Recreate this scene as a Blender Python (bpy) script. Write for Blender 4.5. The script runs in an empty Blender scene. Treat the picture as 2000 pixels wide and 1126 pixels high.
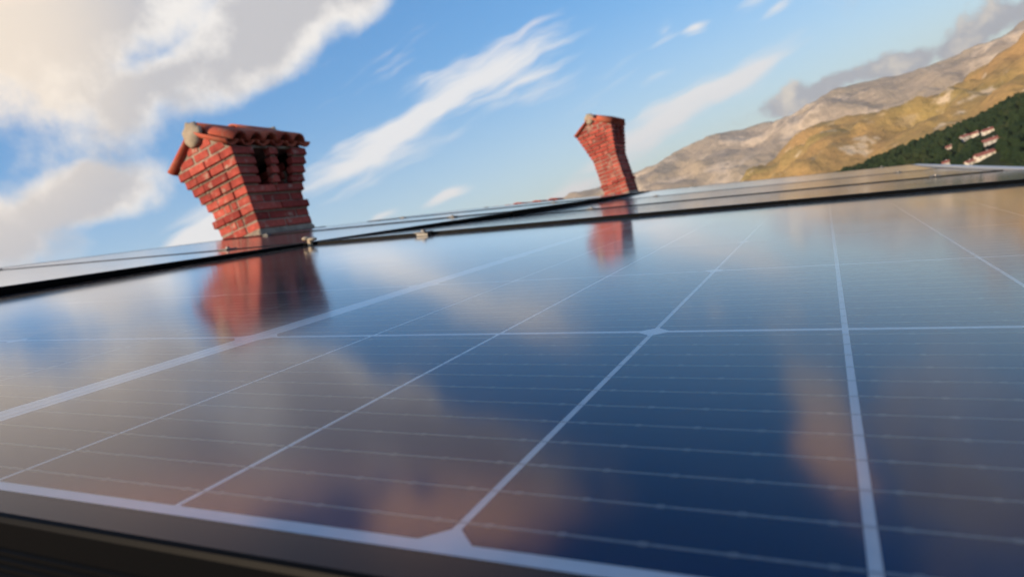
import bpy, bmesh, math, random
from mathutils import Vector, Matrix, noise
random.seed(7)
rnd = random.random
scene = bpy.context.scene
C = scene.collection

# ------------------------------------------------------------------ camera
A_ROOF = math.radians(14.4)                    # roof pitch, ridge towards -X
PU, PV = 0.0748, 0.0748 * 2.46                 # cell pitch on the near panel (slope direction, eave direction)
Z0 = 6.5                                       # height of the near panel's plane above the garden
U = Vector((math.cos(A_ROOF), 0, -math.sin(A_ROOF)))
V = Vector((0, 1, 0))
N = Vector((math.sin(A_ROOF), 0, math.cos(A_ROOF)))
ORG = Vector((0, 0, Z0))
PM = Matrix.Translation(ORG) @ Matrix((U, V, N)).transposed().to_4x4()   # panel (u, v, n) -> world
def pw(u, v, n=0.0):
    return ORG + U * u + V * v + N * n
CR = ((0.90482208, 0.41200542, -0.10746414), (-0.04061769, -0.16771671, -0.98499813), (-0.4238481, 0.89561299, -0.13501908))
RIGHT, DOWN, FWD = [(U * r[0] + V * r[1] + N * r[2]).normalized() for r in CR]
CAMP = pw(0.93525262 * PU, -1.37038508 * PU, 0.86476863 * PU)
FPX = 1323.9
cam_d = bpy.data.cameras.new('camera')
cam = bpy.data.objects.new('camera', cam_d)
C.objects.link(cam)
cam.matrix_world = Matrix.Translation(CAMP) @ Matrix((RIGHT, -DOWN, -FWD)).transposed().to_4x4()
cam_d.sensor_width = 36.0
cam_d.lens = FPX / 2000 * 36.0
cam_d.clip_start = 0.01
cam_d.clip_end = 60000
cam_d.dof.use_dof = True
cam_d.dof.focus_distance = 0.34
cam_d.dof.aperture_fstop = 17.0
scene.camera = cam

def pix_dir(x, y):
    return (RIGHT * ((x - 1000) / FPX) + DOWN * ((y - 563) / FPX) + FWD).normalized()
def refl_dir(x, y):                            # sky direction mirrored by the near panel at a pixel
    d = pix_dir(x, y)
    return d - 2 * d.dot(N) * N
def az_el(d):
    return math.atan2(d.x, d.y), math.asin(d.z)

# ------------------------------------------------------------------ sun and exposure
SUN = Vector((-0.52, -0.82, 0.29)).normalized()
sun_d = bpy.data.lights.new('sun', 'SUN')
sun_d.energy = 3.3
sun_d.angle = math.radians(0.5)
sun_d.color = (1.0, 0.76, 0.50)
sun = bpy.data.objects.new('sun', sun_d)
C.objects.link(sun)
sun.rotation_euler = SUN.to_track_quat('Z', 'Y').to_euler()
scene.view_settings.view_transform = 'Standard'
scene.view_settings.look = 'None'
scene.view_settings.exposure = 1.1
scene.view_settings.gamma = 1.0
scene.view_settings.use_curve_mapping = False

# ------------------------------------------------------------------ world: sky and clouds
world = bpy.data.worlds.new('World')
scene.world = world
world.use_nodes = True
wt = world.node_tree
wt.nodes.clear()
def wn(t, **k):
    n = wt.nodes.new(t)
    for a, b in k.items():
        setattr(n, a, b)
    return n
def put(sock, v):
    if isinstance(v, bpy.types.NodeSocket):
        wt.links.new(v, sock)
    else:
        sock.default_value = v
def wmath(op, a, b=0.0, c=0.0, clamp=False):
    n = wn('ShaderNodeMath', operation=op, use_clamp=clamp)
    put(n.inputs[0], a); put(n.inputs[1], b); put(n.inputs[2], c)
    return n.outputs[0]
def wdot(a, v):
    n = wn('ShaderNodeVectorMath', operation='DOT_PRODUCT')
    put(n.inputs[0], a); n.inputs[1].default_value = v
    return n.outputs['Value']
def wcomb(x, y, z):
    n = wn('ShaderNodeCombineXYZ')
    put(n.inputs[0], x); put(n.inputs[1], y); put(n.inputs[2], z)
    return n.outputs[0]
def wnoise(vec, scale, detail=5.0, rough=0.55, dist=0.0, out='Fac'):
    n = wn('ShaderNodeTexNoise')
    put(n.inputs['Vector'], vec)
    n.inputs['Scale'].default_value = scale
    n.inputs['Detail'].default_value = detail
    n.inputs['Roughness'].default_value = rough
    n.inputs['Distortion'].default_value = dist
    return n.outputs[out]
def wsmooth(x, lo, hi):
    n = wn('ShaderNodeMapRange', interpolation_type='SMOOTHSTEP')
    put(n.inputs[0], x)
    n.inputs[1].default_value = lo; n.inputs[2].default_value = hi
    return n.outputs[0]
def wmix(f, a, b):
    n = wn('ShaderNodeMix', data_type='RGBA')
    put(n.inputs[0], f)
    put(n.inputs[6], a); put(n.inputs[7], b)
    return n.outputs[2]
def c4(r, g, b):
    return (r, g, b, 1.0)

geo = wn('ShaderNodeTexCoord')
D = geo.outputs['Generated']
nrm = wn('ShaderNodeVectorMath', operation='NORMALIZE'); put(nrm.inputs[0], D); D = nrm.outputs[0]
# gentle turbulence of the look-up direction, so that no cloud has a plain outline
turb = wn('ShaderNodeVectorMath', operation='SUBTRACT')
put(turb.inputs[0], wnoise(D, 5.0, 3.0, 0.6, out='Color')); turb.inputs[1].default_value = (0.5, 0.5, 0.5)
tscale = wn('ShaderNodeVectorMath', operation='SCALE'); put(tscale.inputs[0], turb.outputs[0]); tscale.inputs['Scale'].default_value = 0.10
tadd = wn('ShaderNodeVectorMath', operation='ADD'); put(tadd.inputs[0], D); put(tadd.inputs[1], tscale.outputs[0])
DW = tadd.outputs[0]
tscale2 = wn('ShaderNodeVectorMath', operation='SCALE'); put(tscale2.inputs[0], turb.outputs[0]); tscale2.inputs['Scale'].default_value = 0.05
tadd2 = wn('ShaderNodeVectorMath', operation='ADD'); put(tadd2.inputs[0], D); put(tadd2.inputs[1], tscale2.outputs[0])
DS = tadd2.outputs[0]

def cloud_dirs(p, ang, mirrored=False):
    f = refl_dir if mirrored else pix_dir
    c = f(*p)
    e = 30.0
    q = f(p[0] + e * math.cos(math.radians(ang)), p[1] - e * math.sin(math.radians(ang)))
    a = (q - c); a = (a - c * a.dot(c)).normalized()
    return c, a, c.cross(a).normalized()
def blob(vec, p, ang, ra, rb, w=1.0, mirrored=False):
    # soft ellipse round a sky direction: 1 in the middle, 0 on its rim
    c, a, b = cloud_dirs(p, ang, mirrored)
    mp = wn('ShaderNodeMapping', vector_type='TEXTURE')
    put(mp.inputs[0], vec)
    mp.inputs[1].default_value = c
    mp.inputs[2].default_value = Matrix((a, b, c)).transposed().to_euler()
    mp.inputs[3].default_value = (ra / FPX, rb / FPX, 0.4)
    l = wn('ShaderNodeVectorMath', operation='LENGTH'); put(l.inputs[0], mp.outputs[0])
    return wmath('MULTIPLY_ADD', l.outputs['Value'], -w, w)
def union(fs):
    r = fs[0]
    for f in fs[1:]:
        n = wn('ShaderNodeMath', operation='SMOOTH_MAX')
        put(n.inputs[0], r); put(n.inputs[1], f); n.inputs[2].default_value = 0.12
        r = n.outputs[0]
    return r

# 1 cumulus banks on the left, reaching overhead
cum = union([
    blob(DW, (40, 30), 18, 400, 150, 2.0),
    blob(DW, (620, -35), 32, 500, 112, 1.8),
    blob(DW, (330, 130), 34, 200, 60, 1.2),
    blob(DW, (140, 390), 16, 190, 62, 1.4),
    blob(DW, (-160, 480), 8, 260, 90, 1.2),
    blob(DW, (60, 860), 15, 380, 200, 1.1, True),
    blob(DW, (480, 940), 10, 430, 130, 0.9, True),
    blob(DW, (860, 1010), 10, 330, 110, 0.8, True),
    blob(DW, (1930, 960), 130, 300, 160, 0.75, True),
])
cn = wnoise(D, 10.0, 6.0, 0.62)
cumF = wmath('ADD', cum, wmath('MULTIPLY', wmath('SUBTRACT', cn, 0.5), 1.5))
cum_m = wsmooth(cumF, -0.05, 0.70)
# 2 feathered streaks
ca, aa, ab = cloud_dirs((850, 230), 29)
streak_v = wcomb(wmath('MULTIPLY', wdot(DS, aa), 2.2), wmath('MULTIPLY', wdot(DS, ab), 15.0), wmath('MULTIPLY', wdot(DS, ca), 2.0))
sn = wnoise(streak_v, 2.6, 4.0, 0.6, 0.3)
cir = union([
    blob(DS, (800, 250), 33, 300, 46, 1.1),
    blob(DS, (960, 150), 26, 190, 60, 0.8),
    blob(DS, (700, 320), 18, 190, 30, 0.8),
    blob(DS, (400, 460), 36, 190, 60, 1.3),
    blob(DS, (868, 376), 22, 60, 13, 0.9),
    blob(DS, (760, 412), 20, 40, 10, 0.6),
    blob(DS, (1430, 160), 29, 170, 30, 0.8),
    blob(DS, (1290, 245), 32, 190, 42, 0.9),
    blob(DS, (1120, 375), 22, 110, 28, 0.9),
    blob(DS, (1300, 55), 45, 34, 20, 0.5),
    blob(DS, (1352, 52), 30, 26, 12, 0.5),
    blob(DS, (1520, 12), 30, 30, 10, 0.4),
    blob(DS, (1290, 148), 35, 50, 12, 0.4),
    blob(DW, (1610, 825), 118, 200, 62, 1.2, True),
    blob(DW, (1000, 600), 10, 260, 60, 0.5, True),
])
cirF = wmath('ADD', cir, wmath('MULTIPLY', wmath('SUBTRACT', sn, 0.5), 1.7))
cir_m = wmath('MULTIPLY', wsmooth(cirF, 0.0, 0.75), 0.95)
# 3 low grey bank over the mountains, with sunlit tops
low = union([
    blob(DS, (1600, 180), 20, 150, 26, 1.0),
    blob(DS, (1770, 118), 22, 150, 28, 0.9),
    blob(DS, (1950, 38), 28, 130, 34, 0.9),
    blob(DS, (2250, -110), 26, 300, 60, 1.0),
])
ln = wnoise(D, 24.0, 4.0, 0.6)
lowF = wmath('ADD', low, wmath('MULTIPLY', wmath('SUBTRACT', ln, 0.5), 2.3))
low_m = wmath('MULTIPLY', wsmooth(lowF, 0.0, 0.5), 0.92)
# 4 the same broken cloud all round the sky behind and beside the viewer
gz = wmath('ADD', wmath('MAXIMUM', wdot(D, (0, 0, 1)), 0.0), 0.22)
plane = wcomb(wmath('DIVIDE', wdot(D, (1, 0, 0)), gz), wmath('DIVIDE', wdot(D, (0, 1, 0)), gz), 0.0)
gn = wnoise(plane, 0.8, 4.0, 0.58)
away = wsmooth(wdot(D, pix_dir(1000, 250)), 0.62, 0.25)
gen_m = wmath('MULTIPLY', wmath('MULTIPLY', wsmooth(gn, 0.5, 0.64), away), 0.9)

sky = wn('ShaderNodeTexSky', sky_type='NISHITA')
sky.sun_disc = False
sky.sun_elevation = math.asin(SUN.z)
sky.sun_rotation = math.atan2(SUN.x, SUN.y)
sky.altitude = 300
sky.air_density = 1.0
sky.dust_density = 0.1
sky.ozone_density = 2.0
bg = wn('ShaderNodeBackground')
# the bright band at the horizon eased, as the photograph's exposure does
lum = wdot(sky.outputs[0], (0.25, 0.45, 0.30))
gain = wmath('DIVIDE', 1.0, wmath('MULTIPLY_ADD', lum, 0.22, 0.84))
dv = wn('ShaderNodeVectorMath', operation='SCALE'); put(dv.inputs['Scale'], gain)
sat = wn('ShaderNodeHueSaturation'); put(sat.inputs['Saturation'], wmath('MULTIPLY_ADD', wsmooth(wdot(D, (0, 0, 1)), 0.02, 0.34), 0.42, 0.90)); put(sat.inputs['Color'], sky.outputs[0]); put(dv.inputs[0], sat.outputs[0])
put(bg.inputs[0], dv.outputs[0])
bg.inputs[1].default_value = 0.138
# cloud colours: thick parts grey, thin sunward edges cream
thick = wsmooth(wmath('ADD', cumF, wmath('MULTIPLY', wmath('SUBTRACT', wnoise(D, 9.0, 5.0, 0.62), 0.5), 3.6)), 0.1, 1.1)
cum_c = wmix(thick, c4(0.92, 0.89, 0.86), c4(0.57, 0.57, 0.60))
warmside = wsmooth(wdot(D, pix_dir(-230, 60)), 0.965, 0.999)
cum_c = wmix(wmath('MULTIPLY', warmside, 0.6), cum_c, c4(1.15, 0.95, 0.72))
cum_c = wmix(wsmooth(wdot(D, (0, 0, 1)), 0.46, 0.56), cum_c, c4(2.5, 1.45, 1.0))
lowc = wmix(wsmooth(wmath('ADD', ln, wmath('MULTIPLY', wdot(D, (0, 0, 1)), 0.8)), 0.54, 0.78), c4(0.42, 0.44, 0.50), c4(0.86, 0.76, 0.64))
cir_c = wmix(wsmooth(wdot(D, (0, 0, 1)), 0.28, 0.42), c4(0.90, 0.90, 0.91), c4(2.3, 1.40, 0.92))
def cloud_bg(col):
    n = wn('ShaderNodeBackground'); put(n.inputs[0], col); n.inputs[1].default_value = 0.47
    return n.outputs[0]
def mixsh(f, a, b):
    n = wn('ShaderNodeMixShader'); put(n.inputs[0], f)
    wt.links.new(a, n.inputs[1]); wt.links.new(b, n.inputs[2])
    return n.outputs[0]
sh = mixsh(gen_m, bg.outputs[0], cloud_bg(c4(0.62, 0.58, 0.55)))
sh = mixsh(cir_m, sh, cloud_bg(cir_c))
sh = mixsh(low_m, sh, cloud_bg(lowc))
sh = mixsh(cum_m, sh, cloud_bg(cum_c))
wo = wn('ShaderNodeOutputWorld')
wt.links.new(sh, wo.inputs[0])

# ------------------------------------------------------------------ materials
class Mat:
    def __init__(self, name):
        self.m = bpy.data.materials.new(name)
        self.m.use_nodes = True
        self.t = self.m.node_tree
        self.b = self.t.nodes['Principled BSDF']
        self.out = self.t.nodes['Material Output']
        self.tc = self.t.nodes.new('ShaderNodeTexCoord')
    def n(self, t, **k):
        x = self.t.nodes.new(t)
        for a, b in k.items():
            setattr(x, a, b)
        return x
    def l(self, a, b):
        self.t.links.new(a, b)
    def noise(self, scale, detail=4.0, rough=0.55, coord='Object', vec=None):
        x = self.n('ShaderNodeTexNoise')
        x.inputs['Scale'].default_value = scale
        x.inputs['Detail'].default_value = detail
        x.inputs['Roughness'].default_value = rough
        self.l(vec if vec is not None else self.tc.outputs[coord], x.inputs['Vector'])
        return x.outputs['Fac']
    def ramp(self, f, stops):
        r = self.n('ShaderNodeValToRGB')
        e = r.color_ramp.elements
        while len(e) < len(stops):
            e.new(0.5)
        for i, (p, c) in enumerate(stops):
            e[i].position = p
            e[i].color = (*c, 1.0)
        self.l(f, r.inputs[0])
        return r.outputs[0]
    def mix(self, f, a, b):
        x = self.n('ShaderNodeMix', data_type='RGBA')
        for s, v in ((x.inputs[0], f), (x.inputs[6], a), (x.inputs[7], b)):
            if isinstance(v, bpy.types.NodeSocket):
                self.l(v, s)
            else:
                s.default_value = v
        return x.outputs[2]
    def math(self, op, a, b=0.0):
        x = self.n('ShaderNodeMath', operation=op)
        for s, v in zip(x.inputs, (a, b)):
            if isinstance(v, bpy.types.NodeSocket):
                self.l(v, s)
            else:
                s.default_value = v
        return x.outputs[0]
    def bump(self, f, strength, dist):
        x = self.n('ShaderNodeBump')
        x.inputs['Strength'].default_value = strength
        x.inputs['Distance'].default_value = dist
        self.l(f, x.inputs['Height'])
        self.l(x.outputs[0], self.b.inputs['Normal'])
        return x.outputs[0]
    def set(self, color=None, rough=None, metal=None, spec=None):
        if color is not None:
            if isinstance(color, bpy.types.NodeSocket):
                self.l(color, self.b.inputs['Base Color'])
            else:
                self.b.inputs['Base Color'].default_value = (*color, 1.0)
        if rough is not None: self.b.inputs['Roughness'].default_value = rough
        if metal is not None: self.b.inputs['Metallic'].default_value = metal
        if spec is not None: self.b.inputs['Specular IOR Level'].default_value = spec
        return self

M = {}
m = Mat('black_anodised_shaded_side'); m.set((0.003, 0.0035, 0.0045), 0.45, 0.0, 0.03)  # one anodised finish; sides made blacker and duller to stand in for shade
m.bump(m.noise(900, 2), 0.05, 0.0004); M['frame'] = m.m
m = Mat('black_anodised_lip'); m.set((0.005, 0.0055, 0.007), 0.25, 0.0, 0.18); M['lip'] = m.m
m = Mat('brushed_aluminium'); m.set(m.ramp(m.noise(60, 3), [(0.3, (0.10, 0.10, 0.105)), (0.7, (0.18, 0.18, 0.18))]), 0.55, 0.7); M['alu'] = m.m
m = Mat('pale_glint_metal'); m.set((0.40, 0.41, 0.42), 0.45, 0.3); M['glint'] = m.m
m = Mat('galvanised_steel_bolt'); m.set((0.25, 0.24, 0.23), 0.5, 0.8); M['bolt'] = m.m
m = Mat('white_backsheet'); m.set(m.ramp(m.noise(140, 3), [(0.3, (0.80, 0.81, 0.83)), (0.7, (0.86, 0.86, 0.87))]), 0.6, 0, 0.2); M['back'] = m.m
m = Mat('monocrystalline_cell')
oi = m.n('ShaderNodeObjectInfo')
cellc = m.mix(oi.outputs['Random'], (0.002, 0.014, 0.085, 1), (0.003, 0.019, 0.105, 1))
m.set(cellc, 0.3, 0.0, 0.1)
m.b.inputs['IOR'].default_value = 1.15
m.b.inputs['Specular Tint'].default_value = (0.30, 0.55, 1.0, 1)
M['cell'] = m.m
m = Mat('tinned_copper_ribbon'); m.set(m.ramp(m.noise(500, 2), [(0.35, (0.19, 0.20, 0.23)), (0.65, (0.27, 0.28, 0.31))]), 0.5, 0.1); M['ribbon'] = m.m

# thin solar glass: mirror-like at a glancing angle, clear when looked into
m = Mat('solar_glass')
t = m.t
t.nodes.remove(m.b)
tr = m.n('ShaderNodeBsdfTransparent'); tr.inputs[0].default_value = (0.98, 0.985, 0.99, 1)
gl = m.n('ShaderNodeBsdfGlossy', distribution='MULTI_GGX'); gl.inputs['Color'].default_value = (1, 1, 1, 1)
rn = m.noise(9.0, 4)
rr = m.n('ShaderNodeMapRange'); m.l(rn, rr.inputs[0]); rr.inputs[1].default_value = 0.3; rr.inputs[2].default_value = 0.7
rr.inputs[3].default_value = 0.085; rr.inputs[4].default_value = 0.118
m.l(rr.outputs[0], gl.inputs['Roughness'])
fr = m.n('ShaderNodeFresnel'); fr.inputs['IOR'].default_value = 1.30
mx = m.n('ShaderNodeMixShader'); fm = m.math('MULTIPLY', fr.outputs[0], m.math('ADD', m.math('MULTIPLY', fr.outputs[0], 0.62), 1.0)); m.l(m.math('MINIMUM', fm, 0.96), mx.inputs[0]); m.l(tr.outputs[0], mx.inputs[1]); m.l(gl.outputs[0], mx.inputs[2])
df = m.n('ShaderNodeBsdfDiffuse'); df.inputs[0].default_value = (0.42, 0.40, 0.37, 1)
dust = m.n('ShaderNodeMapRange'); m.l(m.noise(40, 3, 0.6), dust.inputs[0]); dust.inputs[1].default_value = 0.45; dust.inputs[2].default_value = 0.8
dust.inputs[3].default_value = 0.001; dust.inputs[4].default_value = 0.012
mx2 = m.n('ShaderNodeMixShader'); m.l(dust.outputs[0], mx2.inputs[0]); m.l(mx.outputs[0], mx2.inputs[1]); m.l(df.outputs[0], mx2.inputs[2])
m.l(mx2.outputs[0], m.out.inputs[0]); M['glass'] = m.m
m = Mat('glass_underside'); m.t.nodes.remove(m.b)
tr = m.n('ShaderNodeBsdfTransparent'); m.l(tr.outputs[0], m.out.inputs[0]); M['glass_in'] = m.m
# sheet of cells of the farther panels: same cell pitch as flat print under the glass
m = Mat('printed_cell_sheet')
sx = m.n('ShaderNodeSeparateXYZ'); m.l(m.tc.outputs['Object'], sx.inputs[0])
def stripe(sock, pitch, frac):
    a = m.math('MULTIPLY', sock, 1.0 / pitch)
    a = m.math('FRACT', a)
    a = m.math('SUBTRACT', a, 0.5)
    a = m.math('ABSOLUTE', a)
    return m.math('GREATER_THAN', a, 0.5 - frac)
g = m.math('MAXIMUM', stripe(sx.outputs[0], PU, 0.016), stripe(sx.outputs[1], PV, 0.009))
m.set(m.mix(g, (0.006, 0.010, 0.030, 1), (0.72, 0.72, 0.75, 1)), 0.4, 0, 0.3); M['sheet'] = m.m

m = Mat('red_brick')
oi = m.n('ShaderNodeObjectInfo')
base = m.mix(oi.outputs['Random'], (0.24, 0.036, 0.032, 1), (0.50, 0.105, 0.080, 1))
spots = m.ramp(m.noise(38, 4, 0.6), [(0.42, (0.75, 0.75, 0.75)), (0.62, (1.1, 1.1, 1.1))])
mul = m.n('ShaderNodeMix', data_type='RGBA', blend_type='MULTIPLY'); mul.inputs[0].default_value = 0.8
m.l(base, mul.inputs[6]); m.l(spots, mul.inputs[7])
geo_pos = m.n('ShaderNodeNewGeometry')
smear = m.n('ShaderNodeMapRange'); m.l(m.noise(11, 5, 0.65, vec=geo_pos.outputs['Position']), smear.inputs[0]); smear.inputs[1].default_value = 0.575; smear.inputs[2].default_value = 0.68
sootn = m.n('ShaderNodeMapRange'); m.l(m.noise(5, 5, 0.65, vec=geo_pos.outputs['Position']), sootn.inputs[0]); sootn.inputs[1].default_value = 0.52; sootn.inputs[2].default_value = 0.70
mcol = m.mix(m.math('MULTIPLY', smear.outputs[0], 0.75), mul.outputs[2], (0.40, 0.33, 0.27, 1))
m.set(m.mix(m.math('MULTIPLY', sootn.outputs[0], 0.55), mcol, (0.07, 0.025, 0.022, 1)), 0.9, 0, 0.2)
m.bump(m.noise(90, 5), 0.5, 0.004); M['brick'] = m.m
m = Mat('lime_mortar')
m.set(m.ramp(m.noise(18, 5), [(0.3, (0.19, 0.155, 0.13)), (0.7, (0.38, 0.32, 0.265))]), 0.95, 0, 0.1)
m.bump(m.noise(60, 5), 0.7, 0.006); M['mortar'] = m.m
m = Mat('terracotta_tile')
oi = m.n('ShaderNodeObjectInfo')
base = m.mix(oi.outputs['Random'], (0.30, 0.055, 0.035, 1), (0.46, 0.12, 0.07, 1))
lich = m.n('ShaderNodeMapRange'); m.l(m.noise(14, 5, 0.65), lich.inputs[0]); lich.inputs[1].default_value = 0.5; lich.inputs[2].default_value = 0.72
m.set(m.mix(m.math('MULTIPLY', lich.outputs[0], 0.7), base, (0.30, 0.24, 0.17, 1)), 0.85, 0, 0.25)
m.bump(m.noise(70, 4), 0.4, 0.004); M['tile'] = m.m
m = Mat('dark_lead_flashing'); m.set(m.ramp(m.noise(12, 4), [(0.3, (0.03, 0.03, 0.035)), (0.7, (0.07, 0.07, 0.075))]), 0.55, 0.3); M['lead'] = m.m
m = Mat('grey_concrete'); m.set(m.ramp(m.noise(20, 4), [(0.3, (0.26, 0.22, 0.17)), (0.7, (0.40, 0.34, 0.27))]), 0.95, 0, 0.1); m.bump(m.noise(45, 5), 0.6, 0.006); M['concrete'] = m.m
m = Mat('cream_plaster'); m.set(m.ramp(m.noise(2, 4), [(0.3, (0.62, 0.58, 0.50)), (0.7, (0.72, 0.68, 0.60))]), 0.9, 0, 0.1); M['plaster'] = m.m
m = Mat('shaded_white_plaster'); m.set(m.ramp(m.noise(0.6, 4), [(0.3, (0.40, 0.39, 0.37)), (0.7, (0.50, 0.49, 0.47))]), 0.9, 0, 0.1); M['white'] = m.m  # white walls greyed in place of shade on the wooded hill
m = Mat('red_roof_tiles_far'); m.set(m.ramp(m.noise(1.2, 4), [(0.3, (0.20, 0.075, 0.065)), (0.7, (0.31, 0.125, 0.105))]), 0.9, 0, 0.1); M['farroof'] = m.m
m = Mat('window_pane_dark'); m.set((0.02, 0.025, 0.03), 0.1, 0, 0.5); M['pane'] = m.m

def mountain_mat(name, scrub, grass, rock, scale, rock_at):
    m = Mat(name)
    P = m.tc.outputs['Object']
    a = m.noise(scale, 7, 0.6)
    col = m.mix(m.ramp(a, [(0.40, (0, 0, 0)), (0.62, (1, 1, 1))]), (*scrub, 1), (*grass, 1))
    b = m.noise(scale * 2.6, 8, 0.66)
    rk = m.n('ShaderNodeMapRange'); m.l(b, rk.inputs[0]); rk.inputs[1].default_value = rock_at; rk.inputs[2].default_value = rock_at + 0.06
    # crags also where the slope is steep
    gn_ = m.n('ShaderNodeNewGeometry'); sp = m.n('ShaderNodeSeparateXYZ'); m.l(gn_.outputs['Normal'], sp.inputs[0])
    st = m.n('ShaderNodeMapRange'); m.l(sp.outputs[2], st.inputs[0]); st.inputs[1].default_value = 0.62; st.inputs[2].default_value = 0.50
    col = m.mix(m.math('MAXIMUM', rk.outputs[0], st.outputs[0]), col, (*rock, 1))
    fine = m.ramp(m.noise(scale * 22, 5, 0.7), [(0.35, (0.72, 0.72, 0.70)), (0.65, (1.08, 1.06, 1.04))])
    mul = m.n('ShaderNodeMix', data_type='RGBA', blend_type='MULTIPLY'); mul.inputs[0].default_value = 0.8
    m.l(col, mul.inputs[6]); m.l(fine, mul.inputs[7])
    m.set(mul.outputs[2], 0.95, 0, 0.05)
    m.bump(m.noise(scale * 9, 7, 0.65), 0.5, 60.0 * 0.0022 / scale)
    return m.m
M['far_mtn'] = mountain_mat('far_limestone_slopes', (0.36, 0.30, 0.24), (0.42, 0.34, 0.24), (0.58, 0.48, 0.37), 0.0011, 0.54)
M['gold_mtn'] = mountain_mat('golden_scrub_slopes', (0.42, 0.265, 0.11), (0.34, 0.25, 0.09), (0.60, 0.48, 0.33), 0.0022, 0.555)
m = Mat('shade_dark_forest_floor'); m.set(m.ramp(m.noise(0.02, 6), [(0.3, (0.012, 0.020, 0.012)), (0.7, (0.030, 0.040, 0.020))]), 1.0, 0, 0.05); M['fground'] = m.m  # forest floor darkened in place of the shadow over this hill
m = Mat('shade_dark_foliage')
m.set(m.ramp(m.noise(0.03, 5, 0.6), [(0.3, (0.008, 0.018, 0.010)), (0.55, (0.020, 0.034, 0.014)), (0.75, (0.040, 0.042, 0.018))]), 0.95, 0, 0.08); M['leaf'] = m.m  # dark green leaves, their tones also standing in for the hill's shadow
m = Mat('black_soot_shade'); m.set((0.008, 0.007, 0.006), 1.0, 0, 0.0); M['soot'] = m.m
m = Mat('valley_meadow'); m.set(m.ramp(m.noise(0.01, 6), [(0.3, (0.03, 0.045, 0.02)), (0.7, (0.09, 0.085, 0.04))]), 1.0, 0, 0.05); M['ground'] = m.m

# ------------------------------------------------------------------ helpers
def obj(name, mesh, mat=None, parent=None, mw=None):
    o = bpy.data.objects.new(name, mesh)
    C.objects.link(o)
    if mat is not None and not mesh.materials:
        mesh.materials.append(mat)
    if parent is not None:
        o.parent = parent
    if mw is not None:
        o.matrix_local = mw
    return o
def mesh_from(name, verts, faces, mat=None, smooth=False):
    me = bpy.data.meshes.new(name)
    me.from_pydata([tuple(v) for v in verts], [], faces)
    me.validate()
    bm = bmesh.new(); bm.from_mesh(me)
    bmesh.ops.recalc_face_normals(bm, faces=bm.faces)
    bm.to_mesh(me); bm.free()
    if mat: me.materials.append(mat)
    if smooth:
        for p in me.polygons: p.use_smooth = True
    return me
def box_vf(x0, x1, y0, y1, z0, z1):
    v = [(x0, y0, z0), (x1, y0, z0), (x1, y1, z0), (x0, y1, z0), (x0, y0, z1), (x1, y0, z1), (x1, y1, z1), (x0, y1, z1)]
    f = [(0, 3, 2, 1), (4, 5, 6, 7), (0, 1, 5, 4), (1, 2, 6, 5), (2, 3, 7, 6), (3, 0, 4, 7)]
    return v, f
class Acc:
    def __init__(self): self.v = []; self.f = []
    def add(self, v, f):
        k = len(self.v)
        self.v += [tuple(p) for p in v]
        self.f += [tuple(i + k for i in q) for q in f]
        return self
    def box(self, *a): return self.add(*box_vf(*a))
    def mesh(self, name, mat=None, smooth=False): return mesh_from(name, self.v, self.f, mat, smooth)
def bevel(me, w, seg=1):
    bm = bmesh.new(); bm.from_mesh(me)
    bmesh.ops.bevel(bm, geom=list(bm.edges), offset=w, segments=seg, affect='EDGES', profile=0.5)
    bm.to_mesh(me); bm.free()
    return me
def thing(name, label, cat, mw=None, group=None):
    o = bpy.data.objects.new(name, None)
    o.empty_display_size = 0.05
    C.objects.link(o)
    if mw is not None: o.matrix_world = mw
    o['label'] = label; o['category'] = cat
    if group: o['group'] = group
    return o
def structure(name, me, mw=None):
    o = obj(name, me, None, None, mw); o['kind'] = 'structure'
    return o
def lerp_table(tab, x):
    if x <= tab[0][0]: return tab[0][1]
    for (a, b), (c, d) in zip(tab, tab[1:]):
        if x <= c:
            t = (x - a) / (c - a)
            return b + (d - b) * t
    return tab[-1][1]
def fbm(p, octs=5, gain=0.5):
    s = 0; a = 1; q = Vector(p)
    for _ in range(octs):
        s += a * noise.noise(q); a *= gain; q = q * 2.03 + Vector((3.1, 1.7, 5.3))
    return s

# ------------------------------------------------------------------ terrain, in polar grids round the house
def sil(points):
    return sorted(az_el(pix_dir(*p)) for p in points)
def ridge_mesh(name, table, r0, r1, r2, z_foot, mat, az0, az1, na, nr, rough, feat, back_drop=0.35, seed=0.0):
    verts = []; faces = []
    for i in range(na + 1):
        az = az0 + (az1 - az0) * i / na
        el = lerp_table(table, az)
        zr = CAMP.z + r1 * math.tan(el)
        for j in range(nr + 1):
            t = j / nr
            if t < 0.75:
                k = t / 0.75
                r = r0 + (r1 - r0) * k
                h = z_foot + (zr - z_foot) * (k ** 1.15 * 0.55 + 0.45 * k * k * (3 - 2 * k))
                env = math.sin(math.pi * min(1, k * 0.93))
            else:
                k = (t - 0.75) / 0.25
                r = r1 + (r2 - r1) * k
                h = zr - (zr - z_foot) * back_drop * k * k
                env = 0.25 + 0.75 * k
            x = CAMP.x + r * math.sin(az); y = CAMP.y + r * math.cos(az)
            q = Vector((x / feat, y / feat, seed))
            rg = 1 - 2 * abs(noise.noise(q)) + 0.6 * (1 - 2 * abs(noise.noise(q * 2.1 + Vector((4, 7, 1))))) + 0.5 * fbm(q * 4.3, 4)
            h += rough * env * (rg - 0.55)
            verts.append((x, y, h))
    for i in range(na):
        for j in range(nr):
            a = i * (nr + 1) + j
            faces.append((a, a + 1, a + nr + 2, a + nr + 1))
    return mesh_from(name, verts, faces, mat, True)

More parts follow.
